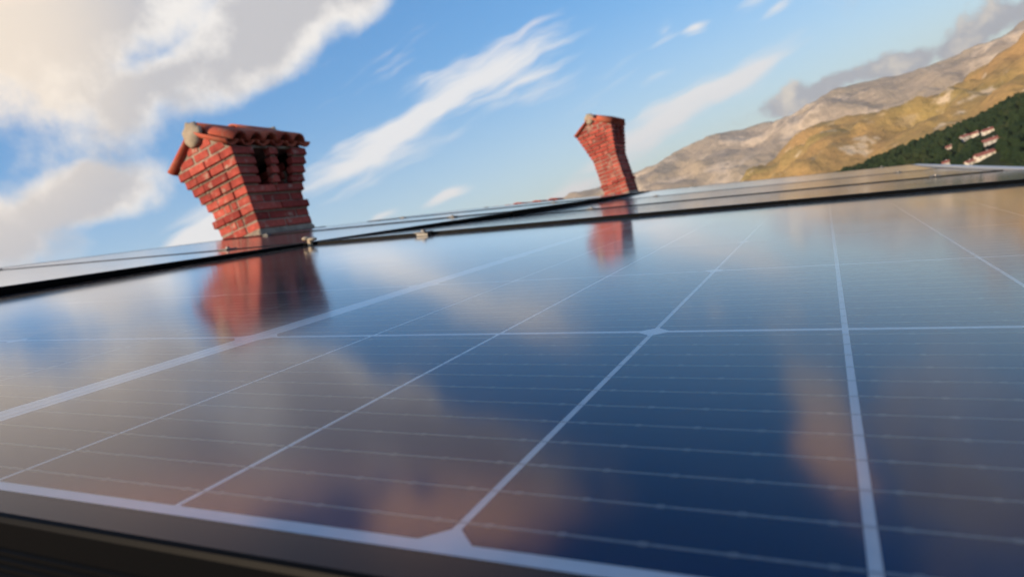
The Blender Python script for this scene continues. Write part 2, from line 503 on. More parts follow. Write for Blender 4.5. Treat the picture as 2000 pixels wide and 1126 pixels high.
R = math.radians
far_t = sil([(1080, 396), (1150, 370), (1255, 336), (1330, 303), (1400, 272), (1470, 256), (1540, 232), (1600, 196), (1650, 182), (1740, 162), (1830, 132), (1900, 105), (1950, 78), (2000, 50)])
far_t = [(R(-75), R(0.6)), (R(-45), R(1.2)), (R(-30), R(1.6))] + far_t + [(R(22), R(7.8)), (R(40), R(7.0)), (R(60), R(8.0)), (R(90), R(5.5))]
structure('far_mountain', ridge_mesh('far_mountain', far_t, 5200, 8200, 11500, -120, M['far_mtn'], R(-75), R(90), 420, 90, 190, 1500, seed=2.2))
blue_t = [(R(-90), R(0.9)), (R(-40), R(1.5)), (R(-22), R(2.6)), (R(-16.5), R(3.75)), (R(-14.5), R(4.2)), (R(-12.5), R(3.6)), (R(0), R(3)), (R(90), R(2.0))]
structure('distant_mountain', ridge_mesh('distant_mountain', blue_t, 14000, 19000, 24000, -150, M['far_mtn'], R(-90), R(90), 160, 24, 260, 2600, seed=9.1))
gold_t = sil([(1478, 352), (1500, 338), (1530, 300), (1560, 268), (1610, 246), (1680, 226), (1760, 214), (1830, 192), (1880, 168), (1930, 128), (1965, 102), (2000, 78)])
gold_t = [(R(-30), R(-4)), (R(-12), R(-3))] + gold_t + [(R(18), R(6.4)), (R(30), R(7.2)), (R(50), R(6.0)), (R(90), R(4.0))]
structure('golden_hill', ridge_mesh('golden_hill', gold_t, 1700, 3600, 5200, -110, M['gold_mtn'], R(-16), R(90), 380, 90, 85, 620, seed=5.7))

dark_t = sil([(1600, 352), (1650, 331), (1700, 311), (1760, 286), (1810, 266), (1860, 246), (1920, 219), (1960, 198), (2000, 176)])
dark_t = [(R(-20), R(-4.5)), (R(-6), R(-3))] + dark_t + [(R(18), R(1.9)), (R(32), R(2.6)), (R(60), R(2.0)), (R(90), R(1.0))]
DR0, DR1, DR2 = 330.0, 900.0, 1200.0
def dark_h(az, r):
    el = lerp_table(dark_t, az)
    zr = CAMP.z + DR1 * math.tan(el) - 7.0
    if r <= DR1:
        k = max(0.0, (r - DR0) / (DR1 - DR0))
        h = -52 + (zr + 52) * (0.6 * k + 0.4 * k * k * (3 - 2 * k))
    else:
        k = (r - DR1) / (DR2 - DR1)
        h = zr - 30 * k * k
    return h + 5 * fbm((r * math.sin(az) / 90, r * math.cos(az) / 90, 3.3), 3) * (1 if r < DR1 * 0.95 else 0.2)
verts = []; faces = []
na, nr = 150, 30
for i in range(na + 1):
    az = R(-14) + R(104) * i / na
    for j in range(nr + 1):
        r = DR0 + (DR2 - DR0) * j / nr
        verts.append((CAMP.x + r * math.sin(az), CAMP.y + r * math.cos(az), dark_h(az, r)))
for i in range(na):
    for j in range(nr):
        a = i * (nr + 1) + j
        faces.append((a, a + 1, a + nr + 2, a + nr + 1))
structure('forest_hill', mesh_from('forest_hill', verts, faces, M['fground'], True))

# ground sheet falling from the house into the valley, out to the horizon
verts = []; faces = []
rs = [0, 6, 14, 26, 45, 80, 140, 240, 360, 600, 1200, 2500, 6000, 14000, 40000]
na = 72
for r in rs:
    for i in range(na):
        az = 2 * math.pi * i / na
        k = min(1, max(0, (r - 14) / 340)); k = k * k * (3 - 2 * k)
        front = 0.5 + 0.5 * math.cos(az - R(30))
        h = -k * (54 if r <= 600 else 54) * (0.35 + 0.65 * front)
        if r > 600: h = -54 - (r > 5000) * 60
        verts.append((r * math.sin(az), r * math.cos(az), h + (0.6 * noise.noise(Vector((r * math.sin(az) / 20, r * math.cos(az) / 20, 0))) if 14 < r < 400 else 0)))
for k in range(len(rs) - 1):
    for i in range(na):
        a = k * na + i; b = k * na + (i + 1) % na
        if k == 0:
            faces.append((a, a + na, b + na))
        else:
            faces.append((a, a + na, b + na, b))
structure('ground', mesh_from('ground', verts, faces, M['ground'], True))

# forest: crowns nobody could count, one mass
tree_shapes = []
for s in range(6):
    bm = bmesh.new()
    bmesh.ops.create_icosphere(bm, subdivisions=2, radius=1.0)
    for v in bm.verts:
        v.co *= 1 + 0.55 * noise.noise(v.co * 2.3 + Vector((s * 7, 0, 0)))
        v.co.z *= 1.15
    tree_shapes.append(([v.co.copy() for v in bm.verts], [tuple(x.index for x in f.verts) for f in bm.faces]))
    bm.free()
HOUSES = [  # photo pixel, size (w, d, h), yaw, wall, label, distance
    ((1886, 271), (6.5, 6, 4.2), 0.5, 'white', 'small white cube house with a low red roof among dark trees'),
    ((1938, 279), (11, 6.5, 4.0), 0.15, 'white', 'long white house with a wide red roof on the wooded hill'),
    ((1930, 256), (8, 6, 2.6), 0.3, 'plaster', 'low cream house with faded pink roof highest on the wooded hill'),
    ((1906, 261), (6, 5.5, 2.4), -0.2, 'plaster', 'little cream house with pink roof behind the white cube house'),
    ((1856, 287), (6, 5.5, 2.2), 0.2, 'plaster', 'small red roofed house alone at the lower left of the village'),
    ((1924, 303), (12, 6.5, 2.2), 0.35, 'plaster', 'long low building with bright red roof below the long white house'),
    ((1895, 319), (5.5, 5, 2.4), 0.6, 'plaster', 'small red roofed house at the foot of the wooded hill'),
    ((1848, 322), (6, 5, 3.4), 0.1, 'white', 'pale grey house standing just above the edge of the solar panels'),
]
def hit_dark(p):
    d = pix_dir(*p); az, el = az_el(d)
    r = DR0
    while r < DR1:
        if CAMP.z + r * math.tan(el) <= dark_h(az, r): break
        r += 2.0
    return az, r
house_xy = []
for p, sz, yaw, wm, lab in HOUSES:
    az, r = hit_dark((p[0], p[1] + 4))
    house_xy.append((CAMP.x + r * math.sin(az), CAMP.y + r * math.cos(az), dark_h(az, r), az, r, max(sz[:2])))
acc = Acc()
ntree = 0
while ntree < 8000:
    az = R(-9) + R(34) * rnd() ** 1.0
    r = DR0 + 40 + (DR1 + 25 - DR0 - 40) * rnd() ** 0.7
    x = CAMP.x + r * math.sin(az); y = CAMP.y + r * math.cos(az)
    bad = False
    for hx, hy, hz, haz, hr, hs in house_xy:
        dd = math.hypot(x - hx, y - hy)
        if dd < hs * 0.8 or (abs(az - haz) * hr < hs * 0.75 and 0 < hr - r < 70): bad = True; break
    if bad: continue
    sc = 1.3 + 2.6 * rnd() ** 1.6
    vs, fs = random.choice(tree_shapes)
    h = dark_h(az, r); c, s_ = math.cos(rnd() * 6.3), math.sin(rnd() * 6.3)
    a = rnd() * 6.28; c, s_ = math.cos(a), math.sin(a); st = 1 + 0.5 * rnd()
    acc.add([(x + sc * (p.x * c - p.y * s_), y + sc * (p.x * s_ + p.y * c), h + sc * 0.8 + sc * st * p.z) for p in vs], fs)
    ntree += 1
o = obj('forest', acc.mesh('forest', M['leaf']))
o['kind'] = 'stuff'; o['label'] = 'dark green wood covering the near hillside'; o['category'] = 'forest'

def far_house(p, sz, yaw, wm, lab, pos):
    w, d, h = sz
    hx, hy, hz, az, r, _ = pos
    t = thing('village_house', lab, 'house', Matrix.Translation((hx, hy, hz - 0.5)) @ Matrix.Rotation(-az + yaw, 4, 'Z'), 'village houses on the wooded hill')
    obj('wall', Acc().box(-w / 2, w / 2, -d / 2, d / 2, -2, h).mesh('wall', M[wm]), None, t)
    e = 0.5; rh = d * 0.28
    v = [(-w/2-e, -d/2-e, h), (w/2+e, -d/2-e, h), (w/2+e, d/2+e, h), (-w/2-e, d/2+e, h), (-w/2-e, 0, h + rh), (w/2+e, 0, h + rh)]
    v += [(x, y, z + 0.3) for x, y, z in v]
    f = [(0, 1, 5, 4), (2, 3, 4, 5), (6, 7, 11, 10), (8, 9, 10, 11), (0, 1, 7, 6), (2, 3, 9, 8), (0, 4, 10, 6), (4, 3, 9, 10), (1, 5, 11, 7), (5, 2, 8, 11)]
    rf = obj('roof', mesh_from('roof', v, f, M['farroof']), None, t)
    obj('chimney', Acc().box(w * 0.2, w * 0.2 + 0.7, 0.6, 1.3, h + rh * 0.4, h + rh + 0.9).mesh('chimney', M['white']), None, rf)
    gable = [(-w/2, -d/2, h), (-w/2, d/2, h), (-w/2, 0, h + rh * d / (d + 2 * e))]
    for sg in (1, -1):
        gb = [(x * sg, y, z) for x, y, z in gable]
        gb += [(x - 0.2 * sg * (1 if x > 0 else -1) * sg, y, z) for x, y, z in gb]
        obj('gable', mesh_from('gable', gb, [(0, 1, 2), (3, 5, 4), (0, 3, 4, 1), (1, 4, 5, 2), (2, 5, 3, 0)], M[wm]), None, t)
    nst = 2 if h > 3.9 else 1
    for s in range(nst):
        k = max(2, int(w / 3.5))
        for i in range(k):
            x = -w / 2 + w * (i + 0.5) / k
            z = 0.7 + s * 1.7
            wd = obj('window', Acc().box(x - 0.5, x + 0.5, -d / 2 - 0.06, -d / 2 + 0.02, z, z + 1.1).mesh('window', M['white']), None, t)
            obj('pane', Acc().box(x - 0.4, x + 0.4, -d / 2 - 0.09, -d / 2 - 0.065, z + 0.1, z + 1.0).mesh('pane', M['pane']), None, wd)
for hdef, pos in zip(HOUSES, house_xy):
    far_house(*hdef, pos)

# ------------------------------------------------------------------ the house that carries the panels
ROOF_N = -0.195                         # tile bed below the panel plane
RIDGE_U, EAVE_U, V0, V1 = -4.4, 1.5, -3.0, 12.0
hs = thing('tiled_house', 'house with low pitched terracotta tiled roof under the solar panels', 'house', Matrix.Translation(pw(EAVE_U, 0, ROOF_N)))
def to_local(p):
    return p - pw(EAVE_U, 0, ROOF_N)
ridge_p = pw(RIDGE_U, 0, ROOF_N)
xr = ridge_p.x
a = Acc()
ez = pw(EAVE_U, 0, ROOF_N).z - 0.12
xe = pw(EAVE_U, 0, ROOF_N).x - 0.45
xw = 2 * xr - xe
for (x0, x1, y0, y1) in ((xe - 0.3, xe, V0 + 0.3, V1 - 0.3), (xw, xw + 0.3, V0 + 0.3, V1 - 0.3)):
    a.box(x0, x1, y0, y1, -1.0, ez - 0.02)
for y0 in (V0 + 0.3, V1 - 0.6):
    v = [(xw + 0.3, y0, -1), (xe - 0.3, y0, -1), (xe - 0.3, y0, ez - 0.02), (xr, y0, ridge_p.z - 0.16), (xw + 0.3, y0, ez - 0.02)]
    v += [(x, y0 + 0.3, z) for x, _, z in v]
    a.add(v, [(0, 1, 2, 3, 4), (9, 8, 7, 6, 5)] + [(i, (i + 1) % 5, (i + 1) % 5 + 5, i + 5) for i in range(5)])
a.v = [tuple(to_local(Vector(p))) for p in a.v]
obj('wall', a.mesh('wall', M['plaster']), None, hs)
# roof deck and rolled tiles (hidden for the most part below the panels)
def roof_uvn(side, u, v, n):
    p = pw(u, v, n)
    if side < 0: p.x = 2 * xr - p.x
    return to_local(p)
for side in (1, -1):
    verts = []; faces = []
    per, sub, course = 0.22, 8, 0.36
    nv = int((V1 - V0) / per) * sub
    nu = int((EAVE_U - RIDGE_U) / course)
    rows = []
    for k in range(nu):
        rows.append((RIDGE_U + k * course, 0.0)); rows.append((RIDGE_U + (k + 1) * course + 0.02, 0.018))
    for u, dn in rows:
        for i in range(nv + 1):
            v = V0 + (V1 - V0) * i / nv
            verts.append(roof_uvn(side, u, v, ROOF_N + dn + 0.04 * abs(math.sin(math.pi * (v - V0) / per)) ** 0.8))
    w = nv + 1
    for k in range(len(rows) - 1):
        for i in range(nv):
            faces.append((k * w + i, k * w + i + 1, (k + 1) * w + i + 1, (k + 1) * w + i))
    o = obj('roof_tiles', mesh_from('roof_tiles', verts, faces, M['tile'], True), None, hs)
    o['kind'] = 'stuff'
    v = [roof_uvn(side, uu, vv, nn) for uu in (RIDGE_U, EAVE_U) for vv in (V0, V1) for nn in (ROOF_N - 0.10, ROOF_N - 0.004)]
    obj('roof_deck', mesh_from('roof_deck', v, [(0, 1, 3, 2), (4, 6, 7, 5), (0, 4, 5, 1), (2, 3, 7, 6), (0, 2, 6, 4), (1, 5, 7, 3)], M['plaster']), None, hs)
def half_tube(r0, r1, length, thick=0.014, seg=8):
    v = []; f = []
    for y, r in ((0, r0), (length, r1)):
        for rr in (r, r - thick):
            for i in range(seg + 1):
                t = math.pi * i / seg
                v.append((rr * math.cos(t), y, rr * math.sin(t)))
    w = seg + 1
    for i in range(seg):
        f.append((i, i + 1, 2 * w + i + 1, 2 * w + i))
        f.append((w + i, 3 * w + i, 3 * w + i + 1, w + i + 1))
        f.append((i, w + i, w + i + 1, i + 1))
        f.append((2 * w + i, 2 * w + i + 1, 3 * w + i + 1, 3 * w + i))
    f.append((0, 2 * w, 3 * w, w)); f.append((seg, w + seg, 3 * w + seg, 2 * w + seg))
    return v, f
rt = mesh_from('ridge_tile', *half_tube(0.125, 0.105, 0.44), M['tile'], True)
y = V0
k = 0
while y < V1 - 0.4:
    p = to_local(Vector((xr, y, ridge_p.z + 0.0 + 0.02 * noise.noise(Vector((y * 1.7, 0, 0))) + (0.012 if k % 2 else 0))))
    obj('ridge_tile', rt, None, hs, Matrix.Translation(p) @ Matrix.Rotation(0.02 * (rnd() - 0.5), 4, 'Z') @ Matrix.Rotation(R(1.5 * (rnd() - .5)), 4, 'X'))
    y += 0.39; k += 1

# ------------------------------------------------------------------ solar panels
NCOL, NROW, GAP = 10, 6, 0.0165
LIP_I, LIP_O, FR_H, LIP_T = 0.0040, 0.0155, 0.035, 0.0014
U_MID = -3 * PU - GAP / 2
PL0, PL1 = U_MID - GAP / 2 - NCOL * PU, U_MID + GAP / 2 + NCOL * PU    # cell field in u
PW0, PW1 = 0.0, NROW * PV                                              # cell field in v
OX0, OX1, OY0, OY1 = PL0 - LIP_O, PL1 + LIP_O, PW0 - LIP_O, PW1 + LIP_O
# frame rail: extruded profile (outward, height), mitred at the corners, fine grooves on the outer side
prof = [(LIP_I, 0.0), (LIP_I + 0.0006, LIP_T), (LIP_O - 0.0016, LIP_T), (LIP_O - 0.0005, LIP_T - 0.0005), (LIP_O, LIP_T - 0.0017)]
for gz in (-0.0075, -0.0098, -0.0121, -0.0144, -0.0167):
    prof += [(LIP_O, gz + 0.0007), (LIP_O - 0.0009, gz), (LIP_O, gz - 0.0007)]
prof += [(LIP_O, -FR_H), (LIP_I - 0.018, -FR_H), (LIP_I - 0.018, -FR_H + 0.002), (LIP_O - 0.0022, -FR_H + 0.002), (LIP_O - 0.0022, -0.0062), (LIP_I - 0.004, -0.0062), (LIP_I - 0.004, -0.0046), (LIP_I, -0.0046)]
def rail_mesh(side):
    v = []; k = len(prof)
    for end in (0, 1):
        for o_, h in prof:
            x0, x1, y0, y1 = PL0 - o_, PL1 + o_, PW0 - o_, PW1 + o_
            if side == 0: p = ((x0, x1)[end], y0, h)
            elif side == 1: p = ((x0, x1)[end], y1, h)
            elif side == 2: p = (x0, (y0, y1)[end], h)
            else: p = (x1, (y0, y1)[end], h)
            v.append(p)
    f = [(i, (i + 1) % k, (i + 1) % k + k, i + k) for i in range(k)]
    f += [tuple(range(k)), tuple(range(2 * k - 1, k - 1, -1))]
    me = mesh_from('frame_rail', v, f, M['frame'])
    me.materials.append(M['lip'])
    for p in me.polygons:
        if p.normal.z > 0.97 and p.center.z > 0: p.material_index = 1
    return me
RAILS = [rail_mesh(s) for s in range(4)]
def pane_mesh():
    x0, x1, y0, y1 = PL0 - LIP_I - 0.003, PL1 + LIP_I + 0.003, PW0 - LIP_I - 0.003, PW1 + LIP_I + 0.003
    # glass with its top on the panel plane, cells laminated just below
    v, f = box_vf(x0, x1, y0, y1, 0.00012, 0.0006)
    me = mesh_from('glass_pane', v, f)
    me.materials.append(M['glass']); me.materials.append(M['glass_in'])
    for p in me.polygons:
        p.material_index = 0 if p.normal.z > 0.9 else 1
    return me
PANE = pane_mesh()
BACK = Acc().box(PL0 - LIP_I - 0.003, PL1 + LIP_I + 0.003, PW0 - LIP_I - 0.003, PW1 + LIP_I + 0.003, -0.0020, -0.0004).mesh('backsheet', M['back'])
SHEET = Acc().box(PL0, PL1, PW0, PW1, -0.0004, -0.0001).mesh('cell_sheet', M['sheet'])
GU, GV, CH = 0.0023, 0.0044, 0.0050
def cell_mesh(left, right):
    hw, hh = (PU - GU) / 2, (PV - GV) / 2
    ol = []
    ol += [(-hw + CH, -hh), (hw - CH, -hh)] if False else []
    ol += [(-hw + CH, -hh)] if left else [(-hw, -hh)]
    ol += [(hw - CH, -hh), (hw, -hh + CH)] if right else [(hw, -hh)]
    ol += [(hw, hh - CH), (hw - CH, hh)] if right else [(hw, hh)]
    ol += [(-hw + CH, hh), (-hw, hh - CH)] if left else [(-hw, hh)]
    if left: ol += [(-hw, -hh + CH)]
    k = len(ol)
    v = [(x, y, -0.0004) for x, y in ol] + [(x, y, -0.00015) for x, y in ol]
    f = [tuple(range(k)), tuple(range(k, 2 * k))] + [(i, (i + 1) % k, (i + 1) % k + k, i + k) for i in range(k)]
    return mesh_from('solar_cell', v, f, M['cell'])
CELLS = {(0, 0): cell_mesh(0, 0), (1, 0): cell_mesh(1, 0), (0, 1): cell_mesh(0, 1)}
NBB = 12
def ribbon_mesh():
    a = Acc()
    L = NCOL * PU
    a.box(0.0008, L - 0.0008, -0.00010, 0.00010, -0.00015, -0.00008)
    for c in range(NCOL):
        a.box(c * PU + GU / 2 + 0.0002, (c + 1) * PU - GU / 2 - 0.0002, -0.00045, 0.00045, -0.00014, -0.00006)
    for c in range(NCOL):
        for k in range(5):
            x = (c + 0.08 + 0.21 * k) * PU
            a.box(x - 0.0008, x + 0.0008, -0.0008, 0.0008, -0.00015, -0.00003)
    return a.mesh('busbar_ribbon', M['ribbon'])
RIBBON = ribbon_mesh()
m = Mat('tinned_cross_ribbon'); m.set((0.78, 0.78, 0.80), 0.6, 0.0); M['cross'] = m.m
CROSS = Acc().box(-0.0007, 0.0007, PW0 + 0.004, PW1 - 0.004, -0.0004, -0.0001).mesh('connector_ribbon', M['cross'])

def panel_matrix(du, dv, n0, n1, roll=0.0):
    # n0, n1: height of the near and far long edge; roll: rise towards the ridge end
    t = math.atan2(n1 - n0, PW1)
    return PM @ Matrix.Translation((du, dv, n0)) @ Matrix.Rotation(t, 4, 'X') @ Matrix.Rotation(roll, 4, 'Y')
def panel(label, mw, cells=False):
    t = thing('solar_panel', label, 'solar panel', mw, 'solar panels laid in rows on the roof')
    for me in RAILS: obj('frame_rail', me, None, t)
    obj('backsheet', BACK, None, t)
    if cells:
        for side in (0, 1):
            base = PL0 if side == 0 else U_MID + GAP / 2
            for r_ in range(NROW):
                for c in range(NCOL):
                    k = (NCOL - 1 - c) if side == 0 else c          # counted from the middle gap
                    near, far = (k % 3 == 0), (k % 3 == 2)
                    lt, rt_ = (near, far) if side == 1 else (far, near)
                    obj('solar_cell', CELLS[(int(lt), int(rt_))], None, t, Matrix.Translation((base + (c + 0.5) * PU, (r_ + 0.5) * PV, 0)))
                for b in range(NBB):
                    yy = r_ * PV + GV / 2 + (PV - GV) * (b + 0.5) / NBB
                    obj('busbar_ribbon', RIBBON, None, t, Matrix.Translation((base, yy, 0)))
        for dx in (-0.0035, 0.0035):
            obj('connector_ribbon', CROSS, None, t, Matrix.Translation((U_MID + dx, 0, 0)))
    else:
        obj('cell_sheet', SHEET, None, t)
    obj('glass_pane', PANE, None, t)
    return t
panel('near solar panel with white cell lines and a wide white band across its middle', panel_matrix(0, 0, 0, 0), True)
STEP_V = (OY1 - OY0) + 0.020
STEP_U = (OX1 - OX0) + 0.022
layout = [  # row, column, near height, far height, roll, label
    (0, 1, 0.0055, -0.018, 0.0, 'black framed solar panel directly behind the near panel'),
    (0, 2, -0.0165, -0.022, 0.0, 'third solar panel from the wooded edge of the row, two behind the near one'),
    (0, 3, -0.0215, -0.010, 0.0, 'last solar panel of the lower row, its far edge below the mountains'),
    (1, 0, 0.016, 0.007, 0.0, 'uphill solar panel beside the near one, its black side standing proud'),
    (1, 1, 0.007, 0.002, 0.0, 'uphill solar panel in front of the wide brick chimney, mirroring its base'),
    (1, 2, 0.005, -0.002, 0.0, 'uphill solar panel just beyond the one that mirrors the wide chimney'),
    (1, 3, 0.001, -0.006, 0.0, 'last solar panel of the uphill row, towards the slender chimney'),
]
for r_, c, n0, n1, roll, lab in layout:
    panel(lab, panel_matrix(-STEP_U * r_, STEP_V * c, n0, n1, roll))

# rails under the panels and clamps between them
m_rail = Acc().box(-0.02, 0.02, -0.05, STEP_V * 4 + 0.02, -0.045, 0.0)
RAILM = m_rail.mesh('rail_body', M['alu'])
FOOT = Acc().box(-0.025, 0.025, -0.03, 0.03, -0.120, -0.046).mesh('roof_hook', M['alu'])
rail_labels = ['aluminium mounting rail under the valley end of the lower panel row', 'aluminium mounting rail under the ridge end of the lower panel row', 'aluminium mounting rail under the valley end of the uphill panel row', 'aluminium mounting rail under the ridge end of the uphill panel row']
RU = [0.37, -0.72, 0.28 - STEP_U, -0.72 - STEP_U]
for u, lab in zip(RU, rail_labels):
    t = thing('mounting_rail', lab, 'rail', PM @ Matrix.Translation((u, 0, -FR_H - 0.024)), 'rails carrying the solar panels')
    obj('rail_body', RAILM, None, t)
    for k in range(5):
        obj('roof_hook', FOOT, None, t, Matrix.Translation((0, 0.1 + k * 1.1, 0)))
def clamp_mesh():
    a = Acc()
    a.box(-0.014, 0.014, -0.0175, 0.0175, 0.0, 0.0025)
    a.box(-0.014, 0.014, -0.0075, -0.0045, -0.03, 0.0005)
    a.box(-0.014, 0.014, 0.0045, 0.0075, -0.03, 0.0005)
    return bevel(a.mesh('clamp_body', M['alu']), 0.0006)
CLAMP = clamp_mesh()
v = []; f = []
for z, r in ((0.0025, 0.005), (0.0065, 0.005), (0.0070, 0.0042)):
    for i in range(12): v.append((r * math.cos(i * math.pi / 6), r * math.sin(i * math.pi / 6), z))
for k in range(2):
    for i in range(12): f.append((k * 12 + i, k * 12 + (i + 1) % 12, k * 12 + 12 + (i + 1) % 12, k * 12 + 12 + i))
f += [tuple(range(24, 36)), tuple(range(11, -1, -1))]
BOLT = mesh_from('bolt', v, f, M['bolt'])
joint_names = ['the first joint', 'the second joint', 'the third joint', 'the outer end']
hts = {}
for r_, c, n0, n1, roll, lab in [(0, 0, 0, 0, 0, '')] + layout: hts[(r_, c)] = (n0, n1)
for i, u in enumerate(RU):
    r_ = 0 if i < 2 else 1
    for c in range(4):
        h = hts[(r_, c)][1]
        if c < 3: h = max(h, hts[(r_, c + 1)][0])
        vv = STEP_V * c + OY1 + 0.010
        where = ('valley', 'ridge')[i % 2] + ' rail at ' + joint_names[c] + ' of the ' + ('lower', 'uphill')[r_] + ' row'
        t = thing('panel_clamp', 'bolted clamp on the ' + where, 'clamp', PM @ Matrix.Translation((u + 0.03 * (rnd() - .5), vv, h + LIP_T)), 'clamps holding the solar panels')
        obj('clamp_body', CLAMP, None, t); obj('bolt', BOLT, None, t)
# pale metal trim, added in place of the sky's glint on the frames
t = thing('edge_glint', 'added pale metal trim strip running along the valley end of the lower panels', 'glint', PM @ Matrix.Translation((OX1 + 0.012, STEP_V, -0.010)))
obj('glint_strip', bevel(Acc().box(0, 0.03, 0, STEP_V * 3 + 0.01, -0.012, 0.0).mesh('glint_strip', M['glint']), 0.003), None, t)
for k in range(4):
    obj('glint_bracket', Acc().box(0.01, 0.04, 0.2 + k, 0.24 + k, -0.17, -0.0125).mesh('glint_bracket', M['alu']), None, t)
# pale cable clip at the shared corner of four panels
t = thing('cable_clip', 'pale plastic clip at the corner where four panels meet', 'clip', PM @ Matrix.Translation((OX0 - 0.011, OY1 + 0.010, 0.012)))
bmc = bmesh.new()
for cx, rx, rz in ((-0.010, 0.010, 0.005), (0.008, 0.012, 0.0045)):
    r_ = bmesh.ops.create_uvsphere(bmc, u_segments=12, v_segments=8, radius=1.0)
    for vtx in r_['verts']: vtx.co = Vector((vtx.co.x * rx + cx, vtx.co.y * 0.010, vtx.co.z * rz + 0.004 - cx * 0.15))
me = bpy.data.meshes.new('clip_body'); bmc.to_mesh(me); bmc.free(); me.materials.append(M['concrete'])
obj('clip_body', me, None, t)
obj('stem', Acc().box(-0.004, 0.004, -0.004, 0.004, -0.05, 0.003).mesh('stem', M['concrete']), None, t)

# ------------------------------------------------------------------ brick chimneys
BH, JT = 0.0500, 0.0105
CO = BH + JT
def brick_mesh(lx, ly):
    me = Acc().box(-lx / 2, lx / 2, -ly / 2, ly / 2, 0, BH).mesh('brick', M['brick'])
    return bevel(me, 0.004)
BRICKS = {}
def get_brick(lx, ly):
    key = (round(lx, 3), round(ly, 3))
    if key not in BRICKS: BRICKS[key] = brick_mesh(*key)
    return BRICKS[key]
TILE = mesh_from('cap_tile', *half_tube(0.055, 0.044, 0.30, 0.012, 8), M['tile'], True)
def chimney(label, base, sx, sy, courses, ledge, corbel_from, corbel_step, open_from, tile_n):
    # base: world point of the corner (+x, -y) at the first course; x grows to the valley, y away
    t = thing('brick_chimney', label, 'chimney', Matrix.Translation(base + Vector((-sx / 2, sy / 2, 0))), 'brick chimneys on the roof')
    mort = Acc()
    T = 0.115
    def ring(k, ex, openings):
        hx, hy = sx / 2 + ex, sy / 2 + ex
        z = k * CO
        spans = []
        # faces along y (valley side and ridge side): piers where open
        if openings:
            L = 2 * hy
            ow = L * 0.20
            o1, o2 = -hy + L * 0.37, -hy + L * 0.68
            piers = [(-hy, o1 - ow / 2), (o1 + ow / 2, o2 - ow / 2), (o2 + ow / 2, hy)]
        else:
            piers = [(-hy, hy)]
        off = (k % 2) * 0.5
        ins = 0.019 if ex > 0 else 0.007
        for sgn in (1, -1):
            for (a0, a1) in (piers if sgn == 1 else [(-hy, hy)]):
                L = a1 - a0
                if openings and sgn == 1:
                    nb = 1 if L < 0.2 else 2
                    cuts = [a0 + L * i / nb for i in range(nb + 1)]
                    if nb == 2 and k % 2: cuts[1] = a0 + L * 0.68
                else:
                    nb = max(1, round(L / 0.24))
                    cuts = [a0] + [a0 + L * (i + (0.5 if off else 0)) / nb for i in range(0 if off else 1, nb)] + [a1]
                for c0, c1 in zip(cuts, cuts[1:]):
                    l = c1 - c0 - JT * (0.4 if openings and nb == 1 else 1)
                    if l < 0.03: continue
                    jit = 0.003 * (rnd() - 0.5)
                    TX = 0.055 if openings and sgn == 1 and -hy < a0 else T
                    xx = sgn * (hx - TX / 2 + jit)
                    obj('brick', get_brick(TX, l), None, t, Matrix.Translation((xx, (c0 + c1) / 2, z + 0.002 * (rnd() - .5))) @ Matrix.Rotation(R(0.8 * (rnd() - .5)), 4, 'Z'))
                x0, x1 = sorted((sgn * (hx - ins), sgn * (hx - TX + ins)))
                mort.box(x0, x1, a0 + ins, a1 - ins, z - JT, z + BH)
        # faces along x (towards the viewer and away), between the two
        W = 2 * (hx - T)
        for sgn in (-1, 1):
            nb = max(1, round(W / 0.2))
            cuts = [-W / 2] + [-W / 2 + W * (i + (0.5 if off else 0)) / nb for i in range(0 if off else 1, nb)] + [W / 2]
            for c0, c1 in zip(cuts, cuts[1:]):
                l = c1 - c0 - JT
                if l < 0.03: continue
                yy = sgn * (hy - T / 2 + 0.003 * (rnd() - .5))
                obj('brick', get_brick(l, T), None, t, Matrix.Translation(((c0 + c1) / 2, yy, z + 0.002 * (rnd() - .5))) @ Matrix.Rotation(R(0.8 * (rnd() - .5)), 4, 'Z'))
            y0, y1 = sorted((sgn * (hy - ins), sgn * (hy - T + ins)))
            mort.box(-W / 2 - ins * 0.5, W / 2 + ins * 0.5, y0, y1, z - JT + 0.0005, z + BH + 0.0005)
        return hx, hy
    # buried foot, flashing and mortar fillet
    foot = -0.5
    mort.box(-sx / 2 + 0.004, sx / 2 - 0.004, -sy / 2 + 0.004, sy / 2 - 0.004, foot, -JT)
    obj('mortar_fillet', bevel(Acc().box(-sx / 2 - 0.008, sx / 2 + 0.003, -sy / 2 - 0.012, sy / 2 + 0.006, -0.060, -0.012).mesh('mortar_fillet', M['mortar']), 0.008), None, t)
    obj('flashing', Acc().box(-sx / 2 - 0.03, sx / 2 + 0.05, -sy / 2 - 0.03, sy / 2 + 0.06, foot + 0.02, -0.052).mesh('flashing', M['lead']), None, t)
    for k in range(courses):
        ex = 0.0
        if k == ledge: ex = 0.018
        if k >= corbel_from: ex = corbel_step * (k - corbel_from + 1)
        hx, hy = ring(k, ex, open_from <= k)
    ztop = courses * CO
    # gable ends laid in shrinking courses under the little tiled roof along y
    pitch = R(30)
    gh = hx * math.tan(pitch)
    k = 0
    while (k + 1) * CO < gh + CO * 0.3:
        w2 = hx - (k * CO + 0.4 * CO) / math.tan(pitch)
        if w2 < 0.05: break
        for sgn in (-1, 1):
            nb = max(1, round(2 * w2 / 0.16))
            for i in range(nb):
                l = 2 * w2 / nb - JT * 1.6
                obj('brick', get_brick(l, T), None, t, Matrix.Translation((-w2 + 2 * w2 * (i + 0.5) / nb, sgn * (hy - T / 2), ztop + k * CO)))
        k += 1
